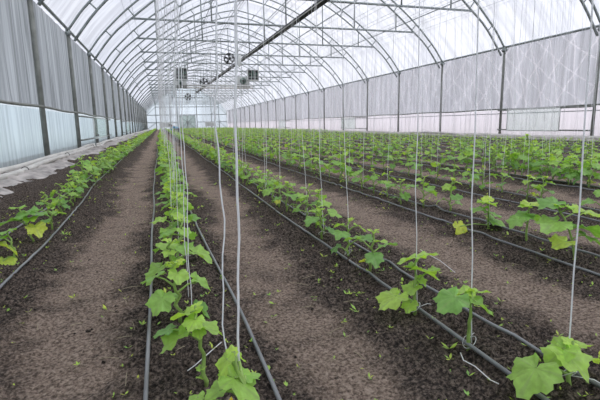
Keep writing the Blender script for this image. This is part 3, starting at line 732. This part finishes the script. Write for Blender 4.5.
# where plants stand
stations = []   # (row, x, y)
HAND = {
 1: [(.20, 1.13), (.10, 1.60), (.03, 2.16), (.03, 2.72), (.06, 3.2), (.02, 3.65)],
 2: [(1.36, 1.12), (1.21, 1.48), (1.19, 1.88), (1.24, 2.51), (1.27, 2.92), (1.27, 3.48)],
 3: [(2.71, 2.27), (2.76, 2.76), (2.78, 3.22), (2.90, 3.95)],
 0: [(-1.12, 3.75), (-1.12, 4.24), (-1.08, 4.75)]}
for i, x in enumerate(ROWS):
    pts = list(HAND.get(i, [])); y = (max(p[1] for p in pts) + .4) if pts else 1.0 + rnd.uniform(0, .4)
    while y < YEND - 2:
        if rnd.random() < (.95 if i in (1, 2) else .85): pts.append((x + rnd.uniform(-.07, .07) + (.04 if i else 0), y))
        y += .38*rnd.uniform(.8, 1.2) * (1.0 if i not in (0, 1) else .82) * (1.0 if y < 9 else .85)
    for (a, b) in pts: stations.append((i, a, b))
for q in range(9): stations.append((5, 5.98+.1*math.sin(q*3), 4.9+.3*q))
vis = []; other = []
for st_ in stations:
    i, x, y = st_; px, py, d = proj((x, y, .2))
    (vis if d > .6 and -25 < px < 625 and py < 470 else other).append((d, i, x, y))
vis.sort()
NEAR, MID = 64, 300
counts = {}
def desc(i, n): return f'{ordn(n)} visible cucumber plant from the camera in {rowword(i)}'
near_rng = random.Random(42)
variants = [mesh_variant(k, 1, .34+.03*(k % 4), 6+k % 3, .165).mesh('cucumber_plant', [leaf_m, stem_m]) for k in range(14)]
vmeta = []
string_bases = []
for idx, (d, i, x, y) in enumerate(vis[:MID]):
    n = counts[i] = counts.get(i, 0) + 1
    big = (i in (4, 5, 6) and 7.0 < x+.6*y*0+0 < 7.9 and 4.5 < y < 8.5)
    bush = (i == 5 or i == 6) and 4.6 < y < 7.6
    grow = 'cucumber plants in row ' + ORD[i+1]
    if idx < NEAR:
        size = {1: .17, 0: .125}.get(i, .155); h = near_rng.uniform(.26, .36); nl = 6; fl = False; lab = desc(i, n)
        if i == 1: h = near_rng.uniform(.26, .34); nl = 7; size = .17
        if i == 1 and y < 1.2: h, nl, size, fl = .27, 7, .19, True; lab = 'largest cucumber plant at the bottom edge, with a small yellow flower'
        elif i == 1 and y < 1.7: h, nl, size = .42, 8, .175; lab = 'tall cucumber plant just behind the one with the yellow flower'
        elif i == 2 and abs(y-1.12) < .01: h, nl, size, fl = .24, 5, .19, True; lab = 'cucumber plant at lower right with one broad low leaf and yellow bud'
        elif i == 2 and y < 1.1: h, nl, size = .12, 3, .09
        elif i == 2 and abs(y-1.48) < .01: h, nl, size = .28, 4, .17; lab = 'spindly cucumber plant with bare lower stem at lower right'
        elif i == 2 and abs(y-1.88) < .01: h, nl, size = .36, 6, .16; lab = 'tall cucumber plant with a hole-marked round leaf, right of centre'
        if bush: h, nl, size = .42, 10, .2
        if i == 3 and abs(y-3.22) < .01: lab = 'cucumber plant with one yellow leaf drooping over the hose, fourth row'
        if i == 0 and abs(y-4.24) < .01: lab = 'cucumber plant with a heart-shaped yellow-green leaf beside the left hose'
        if i == 0 and abs(y-3.75) < .01: lab = 'cucumber plant cut by the left edge, with two yellow-green leaves'
        key = next((k for k in EXPL if k[0] == i and abs(k[1]-y) < .006), None)
        if key: h = hand_plant(x, y, near_rng, lab, grow, key, fl)
        else: near_plant(x, y, h, nl, size, near_rng, lab, grow, fl)
        top = h
    else:
        o = bpy.data.objects.new('cucumber_plant', variants[near_rng.randrange(14)]); COL.objects.link(o)
        o.location = (x*S, y*S, sh(x, y)*S); o.rotation_euler = (0, 0, near_rng.uniform(0, 6.28)); s_ = near_rng.uniform(.9, 1.25) * RSC(i, y) * (1.3 if bush else 1.0) 
        o.scale = (s_, s_, s_*near_rng.uniform(.85, 1.1)); tag(o, desc(i, n), 'plant', grow); top = .35*s_
    string_bases.append((i, x, y, top, n, d))
# everything farther: one uncountable mass of plants, merged with numpy
def merge_far(items, name, label, detail=0):
    vs, fs3, fs4, tn, uvs = [], [], [], [], []; protos = []
    for k in range(10):
        rng = random.Random(500+k); st, lv = plant_spec(rng, .34+.05*(k % 3), 6, .19, .1); mb = MB()
        for lf in lv: leaf_with_petiole(mb, st, lf, rng, detail)
        F = np.array([f for f in mb.f]); protos.append((np.array(mb.v), F, np.array(mb.t), np.array(mb.uv)))
    V, F, T, U = [], [], [], []; off = 0; rg = np.random.default_rng(8)
    for (d, i, x, y) in items:
        v, f, t, u = protos[rg.integers(10)]; a = rg.uniform(0, 6.28); s_ = rg.uniform(.8, 1.3); s_ *= RSC(i, y); c_, n_ = math.cos(a)*s_, math.sin(a)*s_
        q = np.empty_like(v); q[:, 0] = v[:, 0]*c_-v[:, 1]*n_+x; q[:, 1] = v[:, 0]*n_+v[:, 1]*c_+y; q[:, 2] = v[:, 2]*s_
        V.append(q); F.append(f+off); T.append(np.clip(t+rg.uniform(-.12, .12), 0, 1)); U.append(np.c_[u, np.zeros(len(u))]); off += len(v)
    V = np.concatenate(V); F = np.concatenate(F); me = np_mesh(name, V*S, F, leaf_m, {'tint': np.concatenate(T)}, {'leafco': np.concatenate(U)})
    return tag(link(name, me), label, 'plants', None, 'stuff')
far = vis[MID:] + [o for o in other if o[3] > -3]
merge_far(far, 'cucumber_plants', 'green mass of small cucumber plants in the far rows of the greenhouse')

# ------------------------------------------------------------------ twine
def twine_pts(x, y, z0, ztop, rng, k=14, amp=.01):
    ph = rng.uniform(0, 6); dx = rng.uniform(-.05, .05); pts = []
    for j in range(k+1):
        t = (j/k)**1.6; z = z0 + (ztop-z0)*t
        pts.append((x+dx*t+amp*math.sin(z*5+ph)*(1-t)+amp*.4*math.sin(z*13+ph), y+amp*math.cos(z*4+ph)*(1-t), z))
    return pts
tr = random.Random(5); cnt = 0; ZT = CH + .075
for (i, x, y, top, n, d) in string_bases:
    if cnt >= 230: break
    if i == 0 or (i == 1 and y < 2.8) or (tr.random() < {1: .3}.get(i, .5) and y > 2): continue
    zb = sh(x, y); bx, by = x+.012, y+.01
    pts = twine_pts(bx, by, zb+.03, ZT, tr, 18, .009 if y > 1.3 else .005)
    r = .0028 if d < 2.2 else (.0023 if d < 6 else .0026)
    e = empty('twine', (bx, by, zb), f'white twine of the {ordn(n)} visible plant of {rowword(i)}', 'twine', 'white twines')
    pts = [(p[0]-bx, p[1]-by, p[2]-zb) for p in pts]; xt = ROWS[i] + tr.choice(WO[i == 1]) - bx
    pts = [(p[0]+xt*p[2]/(ZT-zb), p[1], p[2]) for p in pts[:-1]] + [(xt, 0, ZT-zb)]
    mb = MB(); mb.tube(pts, r, 5); mb.build('strand', twine_m, e)
    if d < 5:   # loop tied round the stem foot, with a loose tail
        a0 = tr.uniform(0, 6.28); tp = []
        for j in range(26):
            t = j/25; q = a0+t*8.5; rr = .012+.018*math.sin(t*3.1)
            tp.append((-.012+rr*math.cos(q), -.01+rr*math.sin(q), .045+.02*math.sin(q*1.3)))
        ex = .13*math.cos(a0); ey = .13*math.sin(a0); tp += [(ex*.6, ey*.6, .04), (ex, ey, .022)]
        mb = MB(); mb.tube(tp, .0016, 4); mb.build('knot_loop', twine_m, e)
    cnt += 1
# two extra close strands that hang from above in front of the path
for (p0, p1, y, lab, amp, r) in (((240, 408), (236.5, 135), 1.18, 'thick straight white twine hanging closest to the camera, over the path', .003, .0034),
        ((227, 372), (218.5, 135), 1.3, 'kinked thin white twine just left of the thickest one', .007, .0023),
        ((193, 345), (184, 140), 2.0, 'fine white twine right of the camera row, before the second hose', .004, .002), ((188, 300), (181, 140), 2.4, 'fine white twine right of the camera row, beyond the second hose', .004, .002)):
    q0 = onY(*p0, y); q1 = onY(*p1, y); k = (ZT-q0[2])/(q1[2]-q0[2]); pts = []; z0 = max(.03, q0[2])
    for z in list(np.linspace(z0, 1.6, 26)) + [3, 5, ZT]:
        u = (z-q0[2])/(q1[2]-q0[2]); a_ = amp if z < 2 else 0
        pts.append(((q1[0]-q0[0])*u + a_*math.sin(z*11)+a_*.5*math.sin(z*29), a_*math.cos(z*9), z-z0))
    mb = MB(); mb.tube(pts, r, 6); tag(mb.build('twine', twine_m, None, (q0[0], y, z0)), lab, 'twine')
mb = MB(); fr = random.Random(77)
for (d, i, x, y) in vis[MID:]:
    pr = .3 if y < 40 else .08
    if i == 1: pr = .38 if y < 60 else .06
    if i == 0: pr = .03
    if fr.random() > pr: continue
    mb.tube([(x, y, .05), (x+fr.uniform(-.03, .03), y, 2.5), (ROWS[i] + fr.choice(WO[i == 1]), y, ZT)], .0032, 3, 0, .5, caps=False)
tag(mb.build('twines', twine_m), 'faint white strands of twine over the far plant rows', 'twines', None, 'stuff')
# ------------------------------------------------------------------ weeds, clods, straws
def scatter(n, seed, fn, name, mat, label, cat, xr=(-1.9, 4.5), yr=(1.0, 9), bias=1.6):
    rg = random.Random(seed); mb = MB(); mb.hasuv = True
    for _ in range(n):
        x = rg.uniform(*xr); y = yr[0]+(yr[1]-yr[0])*rg.random()**bias
        fn(mb, x, y, sh(x, y), rg)
    return tag(mb.build(name, mat), label, cat, None, 'stuff')
def weed(mb, x, y, z, rg):
    pm = float(pathmask(np.array([x]), np.array([y]))[0])
    if rg.random() < pm*.8: return
    s_ = rg.uniform(.008, .02)*(1.7 if rg.random() < .12 else 1)
    for k in range(rg.choice((2, 2, 3, 4))):
        a = rg.uniform(0, 6.28); u = Vector((math.cos(a), math.sin(a), rg.uniform(.2, .9))); w = Vector((-math.sin(a), math.cos(a), 0)); b = Vector((x, y, z+s_*.5))
        mb.add([tuple(b), tuple(b+u*s_*.6+w*s_*.28), tuple(b+u*s_*1.2), tuple(b+u*s_*.6-w*s_*.28)], [(0, 1, 2, 3)], 0, rg.uniform(.35, .95), [(.1, .1)]*4)
scatter(2600, 61, weed, 'weed_seedlings', leaf_m, 'tiny green weed seedlings sprouting in the dark soil', 'weeds')
def clod(mb, x, y, z, rg):
    if rg.random() < .93*float(pathmask(np.array([x]), np.array([y]))[0]): return
    r = rg.uniform(.004, .012)*(1.7 if rg.random() < .06 else 1); vs = []
    for j, (zz, rr) in enumerate(((-.5, .7), (.1, 1.0), (.6, .6))):
        for i in range(6):
            a = i*1.047+j*.5; q = rr*rg.uniform(.6, 1.3); vs.append((x+r*q*math.cos(a), y+r*q*math.sin(a), z+r*zz))
    vs.append((x, y, z+r*.8))
    fs = [(j*6+i, j*6+(i+1) % 6, (j+1)*6+(i+1) % 6, (j+1)*6+i) for j in range(2) for i in range(6)] + [(12+i, 12+(i+1) % 6, 18) for i in range(6)]
    mb.add(vs, fs)
scatter(2600, 62, clod, 'soil_clods', soil_m, 'loose dark soil crumbs scattered over the beds', 'soil', (-1.9, 4.0), (1.0, 7))
scatter(160, 64, clod, 'soil_lumps', stone_m, 'pale dry soil lumps scattered over the trodden paths', 'soil', (-1.2, 3.4), (1.0, 6))
def straw(mb, x, y, z, rg):
    a = rg.uniform(0, 3.14); l = rg.uniform(.02, .07); mb.tube([(x-l*math.cos(a), y-l*math.sin(a), z+.008), (x, y, z+.012), (x+l*math.cos(a), y+l*math.sin(a), z+.006)], .0016, 3)
scatter(200, 63, straw, 'straw_bits', straw_m, 'dry straw bits lying on the soil', 'straw')
def onz(px, py):
    d = R @ np.array([px-300, py-200, 441.]); t = -1/d[2]; return d[0]*t, d[1]*t
for k, (pts, lab) in enumerate((([(460, 362), (463, 370), (474, 382), (490, 390), (498, 395)], 'white twine scrap lying between the lower hoses of the third row'),
                   ([(188, 378), (196, 373), (208, 363), (222, 355)], 'white twine scrap lying beside the tall plant in front of the camera'),
                   ([(420, 253), (440, 262), (455, 275)], 'thin white twine scrap right of the third row'))):
    w = [onz(*p) for p in pts]; mb = MB(); c = w[0]
    mb.tube([(a-c[0], b-c[1], sh(a, b)+.02) for a, b in w], .0024, 5); tag(mb.build('twine_scrap', twine_m, None, (c[0], c[1], 0)), lab, 'twine')

# ------------------------------------------------------------------ crouching person far down the second path
pe = empty('person', (2.2, 70, 0), 'person in bright blue top crouching among plants near the far end', 'person')
pe.scale = (1.3, 1.3, 1.3)
def skin_body(name, joints, edges, radii, mat, parent, sub=2):
    me = bpy.data.meshes.new(name); me.from_pydata([tuple(c*S for c in j) for j in joints], edges, []); me.materials.append(mat)
    o = bpy.data.objects.new(name, me); COL.objects.link(o); o.parent = parent
    md = o.modifiers.new('s', 'SKIN'); md.use_smooth_shade = True
    me.skin_vertices.new() if not me.skin_vertices else None
    for i, r in enumerate(radii):
        me.skin_vertices[0].data[i].radius = (r*S, r*S)
    me.skin_vertices[0].data[0].use_root = True
    sb = o.modifiers.new('d', 'SUBSURF'); sb.levels = sub; sb.render_levels = sub
    return o
# crouched, back inclined, head to the left (-x)
J = [(.35, 0, .30), (.12, 0, .50), (-.18, 0, .66), (-.36, 0, .76), (-.47, 0, .82), (-.58, 0, .83),       # pelvis, spine, chest, neck, head base, head
     (-.2, .22, .64), (-.35, .30, .40), (-.55, .22, .22), (-.62, .2, .2), (-.2, -.22, .64), (-.36, -.30, .40), (-.56, -.22, .22), (-.63, -.2, .2),
     (.3, .16, .28), (-.1, .24, .34), (.18, .2, .06), (.0, .22, .035), (.3, -.16, .28), (-.1, -.24, .34), (.18, -.2, .06), (.0, -.22, .035)]
E_ = [(0, 1), (1, 2), (2, 3), (3, 4), (4, 5), (2, 6), (6, 7), (7, 8), (8, 9), (2, 10), (10, 11), (11, 12), (12, 13), (0, 14), (14, 15), (15, 16), (16, 17), (0, 18), (18, 19), (19, 20), (20, 21)]
RD = [.19, .18, .19, .08, .10, .12, .09, .065, .045, .04, .09, .065, .045, .04, .13, .095, .06, .05, .13, .095, .06, .05]
skin_body('body', J, E_, RD, skin_m, pe)
skin_body('blue_jacket', [J[0], J[1], J[2], J[6], J[7], (J[8][0]*.8+J[7][0]*.2, J[8][1], .25), J[10], J[11], (J[12][0]*.8+J[11][0]*.2, J[12][1], .25)], [(0, 1), (1, 2), (2, 3), (3, 4), (4, 5), (2, 6), (6, 7), (7, 8)], [.20, .215, .225, .12, .09, .07, .12, .09, .07], blue_m, pe)
skin_body('trousers', [J[0], J[14], J[15], J[16], J[18], J[19], J[20]], [(0, 1), (1, 2), (2, 3), (0, 4), (4, 5), (5, 6)], [.21, .15, .11, .08, .15, .11, .08], trouser_m, pe)
mb = MB()
hc = Vector((-.56, 0, .87)); vs = []; fs = []
for a in range(9):
    th = math.pi*a/8*.62
    for b in range(14):
        p_ = 2*math.pi*b/14; vs.append((hc.x+.16*math.sin(th)*math.cos(p_)+.01, hc.y+.15*math.sin(th)*math.sin(p_), hc.z+.15*math.cos(th)-.03))
fs = [(a*14+b, a*14+(b+1) % 14, (a+1)*14+(b+1) % 14, (a+1)*14+b) for a in range(8) for b in range(14)]
mb.add(vs, fs); mb.build('hair', hair_m, pe)

# ------------------------------------------------------------------ world: bright overcast sky with soft cloud
w = bpy.data.worlds.new('World'); SC.world = w; w.use_nodes = True; nt = w.node_tree; nt.nodes.clear()
wo = N(nt, 'ShaderNodeOutputWorld'); bg = N(nt, 'ShaderNodeBackground'); tc = N(nt, 'ShaderNodeTexCoord')
nz = N(nt, 'ShaderNodeTexNoise', i_Scale=2.2, i_Detail=5.0, i_Roughness=0.55); L(nt, tc.outputs['Generated'], nz.inputs['Vector'])
r = ramp(nt, [(0.3, (0.80, 0.85, 0.95)), (0.65, (1.0, 1.0, 1.0))]); L(nt, nz.outputs['Fac'], r.inputs['Fac'])
L(nt, r.outputs['Color'], bg.inputs['Color']); bg.inputs['Strength'].default_value = 1.2
L(nt, bg.outputs[0], wo.inputs['Surface'])
sun = bpy.data.lights.new('sun', 'SUN'); sun.energy = 2.2; sun.angle = math.radians(40); sun.color = (1, .98, .95)
so = bpy.data.objects.new('sun', sun); COL.objects.link(so); so.rotation_euler = (math.radians(12), math.radians(28), 0)

# ------------------------------------------------------------------ camera
cam = bpy.data.cameras.new('camera'); co = bpy.data.objects.new('camera', cam); COL.objects.link(co)
rt = R[:, 0]; up = -R[:, 1]; bk = -R[:, 2]
co.matrix_world = Matrix(((rt[0], up[0], bk[0], 0), (rt[1], up[1], bk[1], 0), (rt[2], up[2], bk[2], 1.0*S), (0, 0, 0, 1)))
cam.sensor_width = 36; cam.lens = 441/600*36; cam.clip_start = .02; cam.clip_end = 600
SC.camera = co
SC.view_settings.view_transform = 'Standard'; SC.view_settings.look = 'None'; SC.view_settings.gamma = 1; SC.view_settings.exposure = 0.0
SC.cycles.max_bounces = 8; SC.cycles.diffuse_bounces = 4; SC.cycles.transparent_max_bounces = 12
SC.cycles.use_denoising = True
